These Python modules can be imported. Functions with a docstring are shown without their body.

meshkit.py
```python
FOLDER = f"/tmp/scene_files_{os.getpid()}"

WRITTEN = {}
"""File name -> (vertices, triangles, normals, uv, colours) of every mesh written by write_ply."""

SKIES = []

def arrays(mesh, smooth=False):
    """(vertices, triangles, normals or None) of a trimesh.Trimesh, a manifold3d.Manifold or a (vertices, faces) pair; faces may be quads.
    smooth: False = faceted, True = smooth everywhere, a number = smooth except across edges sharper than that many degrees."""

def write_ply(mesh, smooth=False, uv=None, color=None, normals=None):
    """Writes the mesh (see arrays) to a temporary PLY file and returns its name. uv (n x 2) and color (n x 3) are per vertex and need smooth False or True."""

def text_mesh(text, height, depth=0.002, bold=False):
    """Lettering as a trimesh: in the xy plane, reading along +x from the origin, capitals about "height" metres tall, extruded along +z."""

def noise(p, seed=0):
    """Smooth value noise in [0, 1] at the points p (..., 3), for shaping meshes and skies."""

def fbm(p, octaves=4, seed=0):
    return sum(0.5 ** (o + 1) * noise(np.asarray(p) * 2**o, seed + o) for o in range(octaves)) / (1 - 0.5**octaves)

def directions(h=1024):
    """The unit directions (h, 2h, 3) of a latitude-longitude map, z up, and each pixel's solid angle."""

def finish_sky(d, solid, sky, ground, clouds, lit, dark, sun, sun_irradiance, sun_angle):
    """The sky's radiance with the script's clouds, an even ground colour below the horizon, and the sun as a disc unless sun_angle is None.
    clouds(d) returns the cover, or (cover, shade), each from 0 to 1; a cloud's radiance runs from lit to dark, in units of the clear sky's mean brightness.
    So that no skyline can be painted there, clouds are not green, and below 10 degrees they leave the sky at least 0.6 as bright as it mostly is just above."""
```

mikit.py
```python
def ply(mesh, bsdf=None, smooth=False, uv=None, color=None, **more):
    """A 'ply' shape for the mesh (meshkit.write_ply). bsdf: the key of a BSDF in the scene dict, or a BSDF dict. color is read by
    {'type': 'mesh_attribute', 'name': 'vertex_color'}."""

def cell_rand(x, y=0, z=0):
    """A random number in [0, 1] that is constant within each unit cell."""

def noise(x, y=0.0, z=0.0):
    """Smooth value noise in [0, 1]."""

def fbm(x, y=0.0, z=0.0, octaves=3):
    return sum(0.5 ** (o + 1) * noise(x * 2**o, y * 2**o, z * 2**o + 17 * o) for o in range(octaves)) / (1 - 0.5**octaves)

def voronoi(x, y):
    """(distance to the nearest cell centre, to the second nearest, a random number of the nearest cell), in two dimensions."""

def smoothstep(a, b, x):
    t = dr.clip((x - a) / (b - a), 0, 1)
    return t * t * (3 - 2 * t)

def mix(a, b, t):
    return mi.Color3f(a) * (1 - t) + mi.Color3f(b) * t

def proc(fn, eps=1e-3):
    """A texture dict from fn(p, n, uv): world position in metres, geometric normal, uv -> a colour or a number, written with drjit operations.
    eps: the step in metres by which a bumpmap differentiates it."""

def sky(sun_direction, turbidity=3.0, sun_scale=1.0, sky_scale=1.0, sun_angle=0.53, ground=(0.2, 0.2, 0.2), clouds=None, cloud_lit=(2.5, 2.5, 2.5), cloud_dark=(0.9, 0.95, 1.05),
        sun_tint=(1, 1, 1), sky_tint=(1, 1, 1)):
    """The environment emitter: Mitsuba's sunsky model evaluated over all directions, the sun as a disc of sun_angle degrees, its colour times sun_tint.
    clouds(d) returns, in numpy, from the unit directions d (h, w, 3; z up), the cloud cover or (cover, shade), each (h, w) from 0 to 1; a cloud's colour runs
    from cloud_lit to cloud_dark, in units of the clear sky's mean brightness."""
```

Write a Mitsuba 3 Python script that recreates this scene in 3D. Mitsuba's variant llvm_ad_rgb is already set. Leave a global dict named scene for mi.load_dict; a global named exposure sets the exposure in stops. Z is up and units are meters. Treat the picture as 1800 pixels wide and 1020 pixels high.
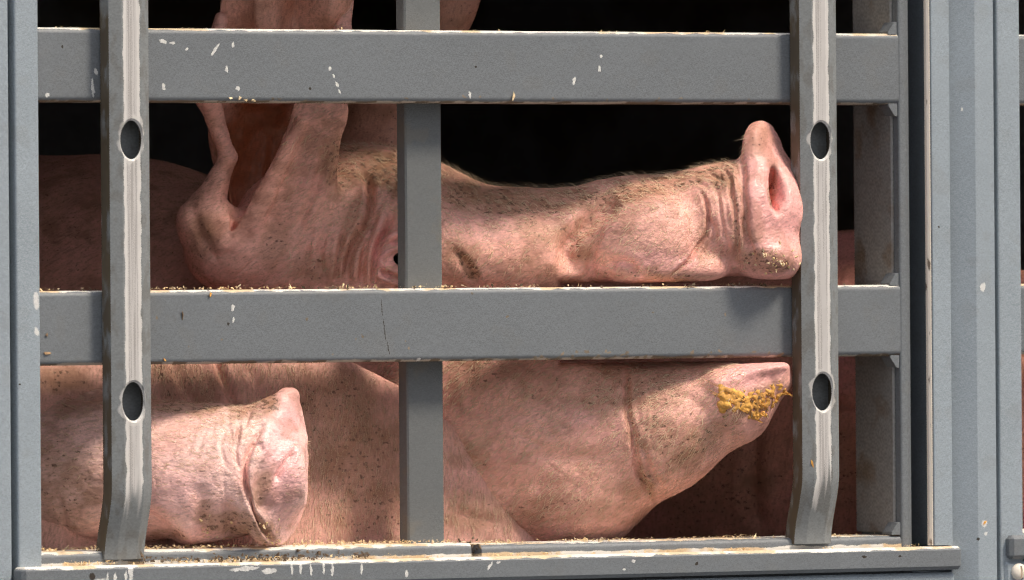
import math, random
import numpy as np, trimesh, manifold3d as m3
import drjit as dr
import mitsuba as mi, mikit, meshkit
from shapely.geometry import Polygon, box as sbox
from scipy import ndimage

# ------------------------------------------------------------------ camera, sky, exposure
T = mi.ScalarTransform4f
EYE = 1.6                                   # height of the camera and of the picture's middle above the road (m)
YAW, DIST, ROLL = math.radians(30), 7.0, math.radians(0.43)
fwd = np.array([math.sin(YAW), math.cos(YAW), 0.0])
right = np.array([math.cos(YAW), -math.sin(YAW), 0.0])
cam = np.array([0, 0, EYE]) - DIST * fwd
scene, labels = {}, {}
scene['camera'] = {'type': 'thinlens', 'fov': math.degrees(2 * math.atan(0.36 / DIST)), 'fov_axis': 'x',
                   'aperture_radius': 0.012, 'focus_distance': DIST - 0.01, 'near_clip': 0.1, 'far_clip': 5000.0,
                   'to_world': T().look_at(origin=cam.tolist(), target=[0, 0, EYE],
                                           up=(np.array([0, 0, 1.0]) * math.cos(ROLL) + right * math.sin(ROLL)).tolist())}
# bright overcast: the cloud sheet is about three times as bright overhead as at the skyline, the sun a soft patch high on the right
scene['sky'] = mikit.sky((0.38, -0.62, 0.98), turbidity=3, sun_scale=0.3, sun_angle=12, clouds=lambda d: (d[..., 2] * 0 + 1.0, 1 - np.clip(d[..., 2], 0, 1)),
                         cloud_lit=(1.6, 1.6, 1.66), cloud_dark=(0.50, 0.525, 0.57), sun_tint=(0.95, 1.0, 1.07))
exposure = 3.25

# ------------------------------------------------------------------ helpers
def key_for(name, parent=None):
    base = name if parent is None else parent + '__' + name
    k, i = base, 0
    while k in scene or k in labels or any(s.startswith(k + '__') for s in scene):
        i += 1
        k = f'{base}_{i:03d}'
    return k

def obj(name, mesh, bsdf, parent=None, smooth=False, uv=None, **tags):
    k = key_for(name, parent)
    scene[k] = mikit.ply(mesh, bsdf, smooth=smooth, uv=uv)
    if tags:
        labels[k] = tags
    return k

def thing(name, label, category, group=None):
    k = key_for(name)
    labels[k] = {'label': label, 'category': category}
    if group:
        labels[k]['group'] = group
    return k

def extrude(poly, axis, a, b):
    """A shapely polygon extruded from a to b along an axis; polygon coordinates: x -> (y, z), y -> (x, z), z -> (x, y). Metres."""
    m = trimesh.creation.extrude_polygon(poly, b - a, engine='earcut')
    v = m.vertices.copy()
    p, q, h = v[:, 0], v[:, 1], v[:, 2] + a
    m.vertices = np.stack({'x': (h, p, q), 'y': (p, h, q), 'z': (p, q, h)}[axis], 1)
    if axis == 'y':
        m.invert()
    return m

def rrect(x0, y0, x1, y1, r, n=5):
    return sbox(x0 + r, y0 + r, x1 - r, y1 - r).buffer(r, quad_segs=n)

def bevel_box(x0, x1, y0, y1, z0, z1, b=0.0015):
    """A box with its edges chamfered, as the hull of three boxes."""
    c, h = np.array([x0 + x1, y0 + y1, z0 + z1]) / 2, np.array([x1 - x0, y1 - y0, z1 - z0]) / 2
    pts = [c + np.array([sx, sy, sz]) * (h - np.array([0 if k == 0 else b, 0 if k == 1 else b, 0 if k == 2 else b]))
           for k in range(3) for sx in (-1, 1) for sy in (-1, 1) for sz in (-1, 1)]
    return trimesh.convex.convex_hull(np.array(pts))

def to_manifold(m):
    return m3.Manifold(m3.Mesh(np.asarray(m.vertices, np.float32), np.asarray(m.faces, np.uint32)))

def from_manifold(m):
    o = m.to_mesh()
    return trimesh.Trimesh(o.vert_properties[:, :3], o.tri_verts, process=False)

MM = 0.001

# ------------------------------------------------------------------ materials
noise, fbm, mix, sstep = mikit.noise, mikit.fbm, mikit.mix, mikit.smoothstep

def spots(p, marks, wob=0.0012):
    """Cover of small marks given as (x, z, half width, half height, tilt in degrees) in millimetres on the trailer's front."""
    x, z = p.x * 1000 + (noise(p.x * 600, p.z * 600) - 0.5) * wob * 1000, (p.z - EYE) * 1000 + (noise(p.x * 600, p.z * 600, 9.0) - 0.5) * wob * 1000
    m = mi.Float(0)
    for cx, cz, a, b, t in marks:
        c, s = math.cos(math.radians(t)), math.sin(math.radians(t))
        u, v = ((x - cx) * c + (z - cz) * s) / a, ((z - cz) * c - (x - cx) * s) / b
        m = dr.maximum(m, 1 - sstep(0.75, 1.1, dr.sqrt(u * u + v * v)))
    return m

WHITE_MARKS = [(-235.6, 167.6, 1.1, 5.5, -38), (-221.6, 171, 1.0, 2.0, -8), (-226.5, 154, 1.3, 2.4, 12), (-276, 142, 1.3, 2.4, 0), (-218, 141, 2.0, 1.6, 0),
               (-145, 155, 1.2, 1.4, 0), (-142, 150, .9, 1.4, 30), (-139.5, 144, .8, 2.6, 25), (-137.5, 139, .6, 1.8, 20), (73, 156, 1.3, 2.4, 12), (52, 147, 1.2, 3.0, -8),
               (74, 165, 1.2, 1.2, 0), (-33, 137, 1.2, 2.6, 20), (-366, 136, 1.6, 1.6, 0), (-328.6, 152, 1.3, 2.8, 25), (-331, 141, 1.2, 7.0, 5), (-276, 173, 3.2, 1.6, -25), (-269, 172, 2.2, 1.0, 0),
               (-258, 168, 1, 1, 0), (-231, 118, .8, .8, 0), (-223, -11, 1.4, 2.2, 0), (-223, -19, .8, 2.0, 0), (-75, -48, 1.6, 1.2, 0), (-377, -5, 2.3, 6.6, 3), (-376.5, -26, 2.0, 3.5, 25),
               (383.5, -0.5, 2.2, 3.4, -10), (383, -171, 2.5, 2.8, 0), (384.5, -178, 1.6, 1.8, 0), (370, 128, .8, 1.6, 0),
               (-345, -201, 14, 4.0, 18), (-325, -197, 1.2, 6, 0), (-331, -198, 1.2, 7, 0), (-317, -196, 1.1, 6, 0), (-313, -190, 2.0, 9, 0), (-224, -191, 12, 1.6, 3), (-205, -193, 6, 2.2, 0),
               (-187, -192, 1.2, 4, 0), (-180, -192, 1.1, 4, 0), (-172, -193, 1.1, 4.5, 0), (-162, -192, 1.0, 4, 0), (-155, -193, 1.2, 4.5, 0), (-132, -193, 1.2, 4, 0),
               (-96, -197, 1.4, 2.6, 0), (-29, -193, 1.2, 3.6, -40), (-22, -191, 2, .9, 20), (80, -198, 1.5, .9, 0), (88, -192, 1.6, 1.2, 0)]
DARK_MARKS = [(-354.5, 169, 1, 1.2, 0), (-161, 141, 1, 1, 0), (-28, 157, 1, 1, 0), (-343, -194, 2.6, 2.6, 0), (378, -182, 1.3, 1.3, 0), (348, 43, .8, .8, 0), (-227, -22, 1, 1, 0), (-318, -51, .9, 1.4, 0),
              (-105, -12, .35, 7, 2), (-103, -27, .35, 9, 8), (-100, -40, .4, 5, 12), (-390, -62, .8, .8, 0), (140, -195, 1.6, 1.2, 30), (280, -193, 2.2, .9, 0), (310, -193, 1.5, .8, 0)]

_r = random.Random(5)
BROWN_MARKS = [(_r.uniform(18, 226), _r.uniform(-49, -49 + 8 * _r.random() ** 2), _r.uniform(.7, 2.4), _r.uniform(.6, 1.5), _r.uniform(-40, 40)) for _ in range(34)] + \
    [(_r.uniform(-366, 226), _r.uniform(-46, 0), _r.uniform(.5, 1.2), _r.uniform(.5, 1.4), _r.uniform(-60, 60)) for _ in range(14)] + \
    [(_r.uniform(-260, 228), _r.uniform(131.5, 136), _r.uniform(.6, 2.2), _r.uniform(.5, 1.2), _r.uniform(-30, 30)) for _ in range(14)]
def edge_band(p, z_mm, half, seed):
    """A ragged band along a rail's edge, half millimetres either side of the height z_mm."""
    rag = (fbm(p.x * 130, p.y * 130, seed, 3) - 0.5) * 1.1 * half
    return 1 - sstep(0.75, 1.15, dr.abs((p.z - EYE) * 1000 - z_mm + rag) / half)

def paint(base, wear=1.0, edges=False):
    def fn(p, n, uv):
        g = fbm(p.x * 900, p.y * 900, p.z * 900, 2)
        blot = fbm(p.x * 22, p.y * 22, p.z * 22, 3)
        c = mi.Color3f(*base) * (0.70 + 0.30 * g + 0.30 * noise(p.x * 1500, p.y * 1500, p.z * 1500) + 0.14 * (blot - 0.5))
        grime = sstep(0.60, 0.74, fbm(p.x * 70, p.y * 70 + 5, p.z * 55, 4)) * 0.22 * wear
        c = mix(c, mi.Color3f(0.16, 0.14, 0.11), grime)
        if edges:                                                                  # caught light and dust painted on the upper arrises, muck along the lower
            top = dr.maximum(dr.maximum(edge_band(p, 182.9, 1.9, 1.0), edge_band(p, 2.3, 1.9, 2.0)), dr.maximum(edge_band(p, -176.9, 2.0, 3.0), edge_band(p, -186.6, 2.0, 4.0)))
            c = mix(c, mix(mi.Color3f(0.70, 0.66, 0.60), mi.Color3f(0.62, 0.47, 0.30), sstep(0.5, 0.62, fbm(p.x * 60, 7.0, p.z * 20, 3))), top * 0.9)
            low = dr.maximum(edge_band(p, 131.0, 1.5, 5.0), edge_band(p, -50.0, 2.2, 6.0))
            c = mix(c, mix(mi.Color3f(0.42, 0.36, 0.30), mi.Color3f(0.13, 0.09, 0.05), sstep(0.46, 0.58, fbm(p.x * 110, 3.0, p.z * 60, 3))), low * 0.8)
        front = dr.select(n.y < -0.3, 1.0, 0.0)
        if edges:
            c = mix(c, mix(mi.Color3f(0.12, 0.085, 0.05), mi.Color3f(0.30, 0.22, 0.14), noise(p.x * 300, p.z * 300)), spots(p, BROWN_MARKS, 0.0014) * front * 0.8)
        c = mix(c, mi.Color3f(0.66, 0.65, 0.63), spots(p, WHITE_MARKS) * front * (0.6 + 0.4 * noise(p.x * 1500, p.z * 1500)))
        c = mix(c, mi.Color3f(0.035, 0.028, 0.022), spots(p, DARK_MARKS, 0.0006) * front)
        return c
    return {'type': 'twosided', 'bsdf': {'type': 'principled', 'base_color': mikit.proc(fn), 'roughness': 0.5, 'specular': 0.4}}

scene['paint_grey'] = paint((0.142, 0.154, 0.168), 0.4, True)
scene['paint_plain'] = paint((0.142, 0.154, 0.168), 0.4)
scene['paint_grimy'] = paint((0.116, 0.123, 0.128), 1.6)
scene['paint_blue'] = paint((0.262, 0.302, 0.340), 0.5)

def post_fn(p, n, uv):
    """Grey paint with the proud middle face of each post rubbed down to pale bare metal, ragged at the rims and gone at the foot."""
    x = p.x * 1000
    g = fbm(p.x * 900, p.y * 900, p.z * 900, 2)
    c = mi.Color3f(0.19, 0.20, 0.205) * (0.75 + 0.4 * g)
    rag = (fbm(p.x * 260, p.z * 140, 3.0, 3) - 0.5) * 2.0
    streak = noise(p.x * 1400, p.z * 9) * 0.6 + noise(p.x * 2600, p.z * 30) * 0.4
    cx = dr.select(p.x < 0, -310.5, 245.5)
    low = sstep(-0.158, -0.128, p.z - EYE + (noise(p.x * 500, p.z * 40) - 0.5) * 0.05)
    rub = (1 - sstep(5.9, 6.9, dr.abs(x - cx) + rag)) * low
    rim = sstep(3.6, 4.6, dr.abs(x - cx) + rag * 0.5)                                          # rubbed brightest on the two ridges
    metal = mix(mi.Color3f(0.32, 0.30, 0.29), mi.Color3f(0.46, 0.44, 0.43), sstep(0.25, 0.6, streak))
    metal = mix(metal, mi.Color3f(0.60, 0.58, 0.56), rim * 0.75)
    c = mix(c, metal, rub * dr.select((n.y < -0.6) & (p.y < -0.010), 1.0, 0.0))
    lip = mi.Float(0)
    for zc in (0.285, 0.105, -0.0745):
        q = dr.sqrt(dr.square((x - cx) / 10.4) + dr.square((p.z - EYE - zc) * 1000 / 15.6))
        lip = dr.maximum(lip, 1 - sstep(0.90, 1.06, q + (fbm(p.x * 160, p.z * 160, 5.0, 2) - 0.5) * 0.5))
    c = mix(c, mi.Color3f(0.54, 0.52, 0.50), lip * 0.7 * dr.select((n.y < -0.3) & (p.y < -0.010), 1.0, 0.0))
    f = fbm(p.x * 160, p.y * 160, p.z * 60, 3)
    d = dr.select(n.x < -0.75, sstep(0.22, 0.50, f) * 0.95, sstep(0.50, 0.68, f) * 0.28)       # left-facing faces take far more of the dark brown
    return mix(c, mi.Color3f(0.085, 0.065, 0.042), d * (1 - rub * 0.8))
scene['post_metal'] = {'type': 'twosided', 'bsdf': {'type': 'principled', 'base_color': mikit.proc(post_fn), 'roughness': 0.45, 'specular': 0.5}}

def dirty_fn(p, n, uv):
    d = sstep(0.50, 0.74, fbm(p.x * 60, p.y * 60, p.z * 45, 4))
    return mix(mi.Color3f(0.22, 0.215, 0.21), mi.Color3f(0.15, 0.105, 0.07), d * 0.8) * (0.8 + 0.4 * noise(p.x * 700, p.y * 700, p.z * 700))
scene['paint_dirty'] = {'type': 'twosided', 'bsdf': {'type': 'principled', 'base_color': mikit.proc(dirty_fn), 'roughness': 0.55}}

def seal_fn(p, n, uv):
    d = sstep(0.66, 0.76, fbm(p.x * 200, p.y * 200, p.z * 60, 3))
    return mix(mi.Color3f(0.72, 0.65, 0.57), mi.Color3f(0.16, 0.12, 0.09), d)
scene['bare_edge'] = {'type': 'twosided', 'bsdf': {'type': 'principled', 'base_color': mikit.proc(seal_fn), 'roughness': 0.6}}
def sheet_fn(p, n, uv):
    d = sstep(0.42, 0.66, fbm(p.x * 9, p.y * 9, p.z * 9, 4))
    return mix(mi.Color3f(0.30, 0.30, 0.30), mi.Color3f(0.17, 0.13, 0.09), d) * (0.85 + 0.3 * noise(p.x * 200, p.y * 200, p.z * 200))
scene['inner_sheet'] = {'type': 'twosided', 'bsdf': {'type': 'principled', 'base_color': mikit.proc(sheet_fn), 'roughness': 0.7}}

def road_fn(p, n, uv):
    return mi.Color3f(0.10, 0.10, 0.10) * (0.8 + 0.4 * fbm(p.x * 40, p.y * 40, 0.0, 3))
scene['asphalt'] = {'type': 'principled', 'base_color': mikit.proc(road_fn), 'roughness': 0.85}

# ------------------------------------------------------------------ the road
obj('road', (np.array([[-2000, -2000, 0], [2000, -2000, 0], [2000, 2000, 0], [-2000, 2000, 0.0]]), np.array([[0, 1, 2, 3]])), 'asphalt',
    label='grey asphalt road beneath the livestock trailer', kind='structure')

# ------------------------------------------------------------------ the livestock trailer's side: all z from the picture's middle height, millimetres
TR = thing('livestock_trailer', 'grey painted livestock trailer side with barred openings and worn posts', 'trailer')
def Z(mm):
    return EYE + mm * MM
RAILS = [(131.5, 182.3), (-49.5, 1.7)]
def rail(x0, x1, z0, z1):
    return extrude(rrect(0.0, Z(z0), 0.040, Z(z1), 0.0042, 6), 'x', x0 * MM, x1 * MM)
BAYS = [(-373.6, 322.5), (420.0, 1100.0)]
for i, (xa, xb) in enumerate(BAYS):
    for z0, z1 in [(268.0, 300.0)] + RAILS:
        obj('rail', rail(xa, xb, z0, z1), 'paint_grey', TR, smooth=40)
    for xc in ([-57.0] if i == 0 else [0.5 * (xa + xb)]):
        for z0, z1 in ((182.3, 268), (1.7, 131.5), (-177.6, -49.5)):
            obj('vertical_bar', bevel_box((xc - 14.7) * MM, (xc + 14.7) * MM, 0.024, 0.037, Z(z0 - 6), Z(z1 + 6), 0.0012), 'paint_grimy', TR)
# bottom rail of the main bay in two lengths with an open joint
obj('bottom_rail', extrude(rrect(0.0, Z(-215), 0.056, Z(-177.3), 0.0042, 6), 'x', -0.3735, -0.0345), 'paint_grey', TR, smooth=40)
obj('bottom_rail', extrude(rrect(0.001, Z(-215), 0.056, Z(-178.6), 0.0042, 6), 'x', -0.0255, 0.3225), 'paint_grey', TR, smooth=40)
for xa, xb in BAYS[1:]:
    obj('bottom_rail', extrude(rrect(0.0, Z(-215), 0.056, Z(-177.3), 0.0042, 6), 'x', xa * MM, xb * MM), 'paint_grey', TR, smooth=40)
# right end frame of the bay: a deep upright, dirty on its inner face, with weld fillets in the corners
obj('end_frame', extrude(Polygon([(0.3222, 0.0), (0.3275, 0.0), (0.3315, 0.0018), (0.3345, 0.006), (0.3362, 0.013), (0.3362, 0.056), (0.3222, 0.056)]).buffer(-0.002).buffer(0.002, quad_segs=5), 'z', Z(-214), Z(300)), 'paint_plain', TR, smooth=40)
obj('frame_lining', bevel_box(0.3200, 0.3226, 0.007, 0.0585, Z(-177), Z(268), 0.0008), 'paint_dirty', TR)
for z, sg in ((182.3, 1), (131.5, -1), (1.7, 1), (-49.5, -1), (-177.5, 1)):
    tri = Polygon([(0.3150, Z(z)), (0.3212, Z(z)), (0.3212, Z(z + sg * 8)), (0.3198, Z(z + sg * 7.5)), (0.3152, Z(z + sg * 1.2))])
    obj('weld', extrude(tri.buffer(0.0006), 'y', 0.0012, 0.014), 'paint_plain', TR)
# the two hat-section posts that stand proud of the rails, slotted, their feet bent back to the bottom rail
def hat_post(xc):
    out = [(-15.6, -1), (-15.6, -14), (-7.6, -18), (7.6, -18), (15.6, -14), (15.6, -1)]
    poly = Polygon(out).buffer(-0.8).buffer(0.8, quad_segs=4)
    m = trimesh.creation.extrude_polygon(poly.difference(poly.buffer(-2.3)), 1.0, engine='earcut')
    man = to_manifold(m).scale([1, 1, 540.0]).translate([0, 0, -183.0])
    for zc in (285.0, 105.0, -74.5):
        hole = m3.Manifold.cylinder(30, 8.2, 8.2, 40).rotate([90, 0, 0]).scale([1, 1, 1.62]).translate([0, -8, zc])
        sink = m3.Manifold.cylinder(3.2, 7.6, 10.6, 40).rotate([90, 0, 0]).scale([1, 1, 1.5]).translate([0, -15.6, zc])       # punched lip
        man = man - hole - sink
    man = man.refine_to_length(6.0)
    m = from_manifold(man)
    v = m.vertices.copy()
    k = np.clip((-132 - v[:, 2]) / 52, 0, 1)
    v[:, 1] += 12.0 * k * k * (3 - 2 * k) 
    m.vertices = v * MM + np.array([xc * MM, 0, EYE])
    return m
for xc in (-310.5, 245.5):
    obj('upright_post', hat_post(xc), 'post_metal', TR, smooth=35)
# members left and right of the bay
obj('left_member', extrude(rrect(-0.3922, -0.002, -0.3737, 0.060, 0.0018, 4), 'z', Z(-214), Z(300)), 'paint_blue', TR, smooth=40)
obj('corner_column', extrude(rrect(-0.4400, -0.002, -0.3967, 0.060, 0.0018, 4), 'z', Z(-640), Z(300)), 'paint_blue', TR, smooth=40)
obj('door_jamb', extrude(Polygon([(0.3425, -0.012), (0.3582, -0.012), (0.3582, 0.060), (0.3555, 0.060), (0.3555, -0.0092), (0.3425, -0.0092)]).buffer(-0.0009).buffer(0.0009, quad_segs=4), 'z', Z(-186), Z(300)), 'paint_blue', TR, smooth=40)
obj('edge_strip', extrude(Polygon([(0.3401, -0.0060), (0.3401, -0.0090), (0.3422, -0.0114), (0.3424, -0.0060)]).buffer(-0.0004).buffer(0.0004, quad_segs=3), 'z', Z(-186), Z(300)), 'bare_edge', TR, smooth=30)
obj('corner_column', extrude(Polygon([(0.3615, 0.060), (0.3615, -0.004), (0.3780, -0.0150), (0.3942, -0.0150), (0.3942, 0.060)][::-1]).buffer(-0.0012).buffer(0.0012, quad_segs=4), 'z', Z(-640), Z(300)), 'paint_blue', TR, smooth=40)
obj('left_member', extrude(rrect(0.3998, -0.010, 0.4200, 0.060, 0.0018, 4), 'z', Z(-214), Z(300)), 'paint_blue', TR, smooth=40)
# ledges under the bays and the panels below and above them
obj('sill_ledge', bevel_box(-0.3962, 0.3637, -0.0165, 0.0, Z(-203.6), Z(-186.8), 0.0026), 'paint_grey', TR)
obj('sill_ledge', bevel_box(0.4045, 1.10, -0.0175, 0.0, Z(-197), Z(-180), 0.0026), 'paint_plain', TR)
obj('side_panel', bevel_box(-0.3960, 0.3612, -0.0105, 0.03, Z(-640), Z(-205.6), 0.002), 'paint_blue', TR)
obj('side_panel', bevel_box(0.4030, 1.10, -0.0125, 0.03, Z(-640), Z(-199), 0.002), 'paint_blue', TR)
obj('side_panel', bevel_box(-1.18, -0.4405, -0.0105, 0.03, Z(-640), Z(299.5), 0.002), 'paint_blue', TR)  # unseen left bay, closed solid to keep the inside dark
obj('top_panel', bevel_box(-1.18, 1.10, -0.012, 0.03, Z(300.5), Z(560), 0.002), 'paint_blue', TR)  # unseen; brought low over the opening to cut sky light
b_ = trimesh.creation.icosphere(subdivisions=3)
b_.vertices = b_.vertices * [0.0062, 0.0040, 0.0062] + [0.4135, -0.0135, Z(-206.5)]
sl = trimesh.creation.box([0.0016, 0.006, 0.009]); sl.apply_translation([0.4135, -0.0175, Z(-206.5)])
obj('bolt', from_manifold(to_manifold(b_) - to_manifold(sl)), 'bare_edge', TR, smooth=40)
# shell
for nm, b in (('back_wall', (-1.18, 1.10, 2.36, 2.40, Z(-640), Z(540))), ('roof', (-1.18, 1.10, 0.062, 2.36, Z(302), Z(320))), ('end_wall', (-1.20, -1.181, 0, 2.4, Z(-640), Z(560))),  # roof likewise set low to hold sky light off the pigs
              ('end_wall', (1.101, 1.12, 0, 2.4, Z(-640), Z(560))), ('deck_floor', (-1.18, 1.10, 0.031, 2.36, Z(-680), Z(-641))), ('back_plate', (-0.45, -0.373, 0.0605, 0.064, Z(-214), Z(300))), ('back_plate', (0.338, 0.421, 0.0605, 0.064, Z(-214), Z(300)))):
    obj(nm, bevel_box(*b, 0.0005), 'inner_sheet', TR)

# ------------------------------------------------------------------ clay: smooth unions of solids, meshed by surface nets
# The pigs are modelled in a frame turned as their heads stand: x along the muzzles, y down, w out towards the road,
# 0.4 mm to the unit, its origin (900, 510, 0) over the middle of the barred opening.
UNIT = 0.0004
rx, ru = right * math.cos(ROLL) - np.array([0, 0, 1.0]) * math.sin(ROLL), np.array([0, 0, 1.0]) * math.cos(ROLL) + right * math.sin(ROLL)
def world(P):
    P = np.asarray(P, float)
    return ((P[..., 0:1] - 900) * rx + (510 - P[..., 1:2]) * ru - P[..., 2:3] * fwd) * UNIT + np.array([0, 0, EYE])

f4 = np.float32
def ell(c, r, axes=None):
    c, r = np.array(c, f4), np.array(r, f4)
    ax = None if axes is None else np.array(axes, f4)
    def f(x, y, w):
        a, b, g = x - c[0], y - c[1], w - c[2]
        if ax is not None:
            a, b, g = (ax[k, 0] * a + ax[k, 1] * b + ax[k, 2] * g for k in range(3))
        a, b, g = a / r[0], b / r[1], g / r[2]
        k0 = np.sqrt(a * a + b * b + g * g) + f4(1e-6)
        k1 = np.sqrt((a / r[0]) ** 2 + (b / r[1]) ** 2 + (g / r[2]) ** 2) + f4(1e-9)
        return k0 * (k0 - 1) / k1
    return f

def cone(a, b, ra, rb, sw=1.0):
    a, b = np.array(a, f4), np.array(b, f4)
    ba = b - a
    L = float(ba @ ba)
    def f(x, y, w):
        px, py, pw = x - a[0], y - a[1], w - a[2]
        h = np.clip((px * ba[0] + py * ba[1] + pw * ba[2]) / f4(L), 0, 1)
        return np.sqrt((px - h * ba[0]) ** 2 + (py - h * ba[1]) ** 2 + ((pw - h * ba[2]) / f4(sw)) ** 2) - (f4(ra) + h * f4(rb - ra))
    return f

def disc(c, n, rn, r1, r2, p=3.0, up=(0.09, 0.995, 0.0)):
    """A round-edged oval plate facing n: half thickness rn, half width r1, half height r2."""
    n = np.array(n, float) / np.linalg.norm(n)
    e2 = np.array(up, float); e2 -= n * (n @ e2); e2 /= np.linalg.norm(e2)
    e1 = np.cross(e2, n)
    c, n, e1, e2 = (np.array(v, f4) for v in (c, n, e1, e2))
    def f(x, y, w):
        a, b, g = x - c[0], y - c[1], w - c[2]
        q = np.abs(a * n[0] + b * n[1] + g * n[2]) / f4(rn)
        u, v = (a * e1[0] + b * e1[1] + g * e1[2]) / f4(r1), (a * e2[0] + b * e2[1] + g * e2[2]) / f4(r2)
        rho = np.sqrt(u * u + v * v)
        k = (q ** p + rho ** p) ** f4(1 / p) + f4(1e-6)
        # distance by the length of the gradient
        gq, gr = (q / k) ** (p - 1) / f4(rn), (rho / k) ** (p - 1) / f4(0.5 * (r1 + r2))
        return (k - 1) / (np.sqrt(gq * gq + gr * gr) + f4(1e-6))
    return f

class Clay:
    def __init__(self):
        self.ops = []
    def add(self, f, k=20.0):
        self.ops.append((1, f, f4(k))); return self
    def cut(self, f, k=10.0):
        self.ops.append((-1, f, f4(k))); return self
    def __call__(self, x, y, w):
        d = None
        for sg, f, k in self.ops:
            e = f(x, y, w)
            if d is None:
                d = e
            elif sg > 0:
                h = np.maximum(k - np.abs(d - e), 0) / k
                d = np.minimum(d, e) - h * h * k * f4(0.25)
            else:
                h = np.maximum(k - np.abs(d + e), 0) / k
                d = np.maximum(d, -e) + h * h * k * f4(0.25)
        return d

def axis_steps(*spans):
    """Grid coordinates from (start, end, step) spans in a row."""
    return np.concatenate([np.arange(a, b, s) for a, b, s in spans]).astype(f4)

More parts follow.
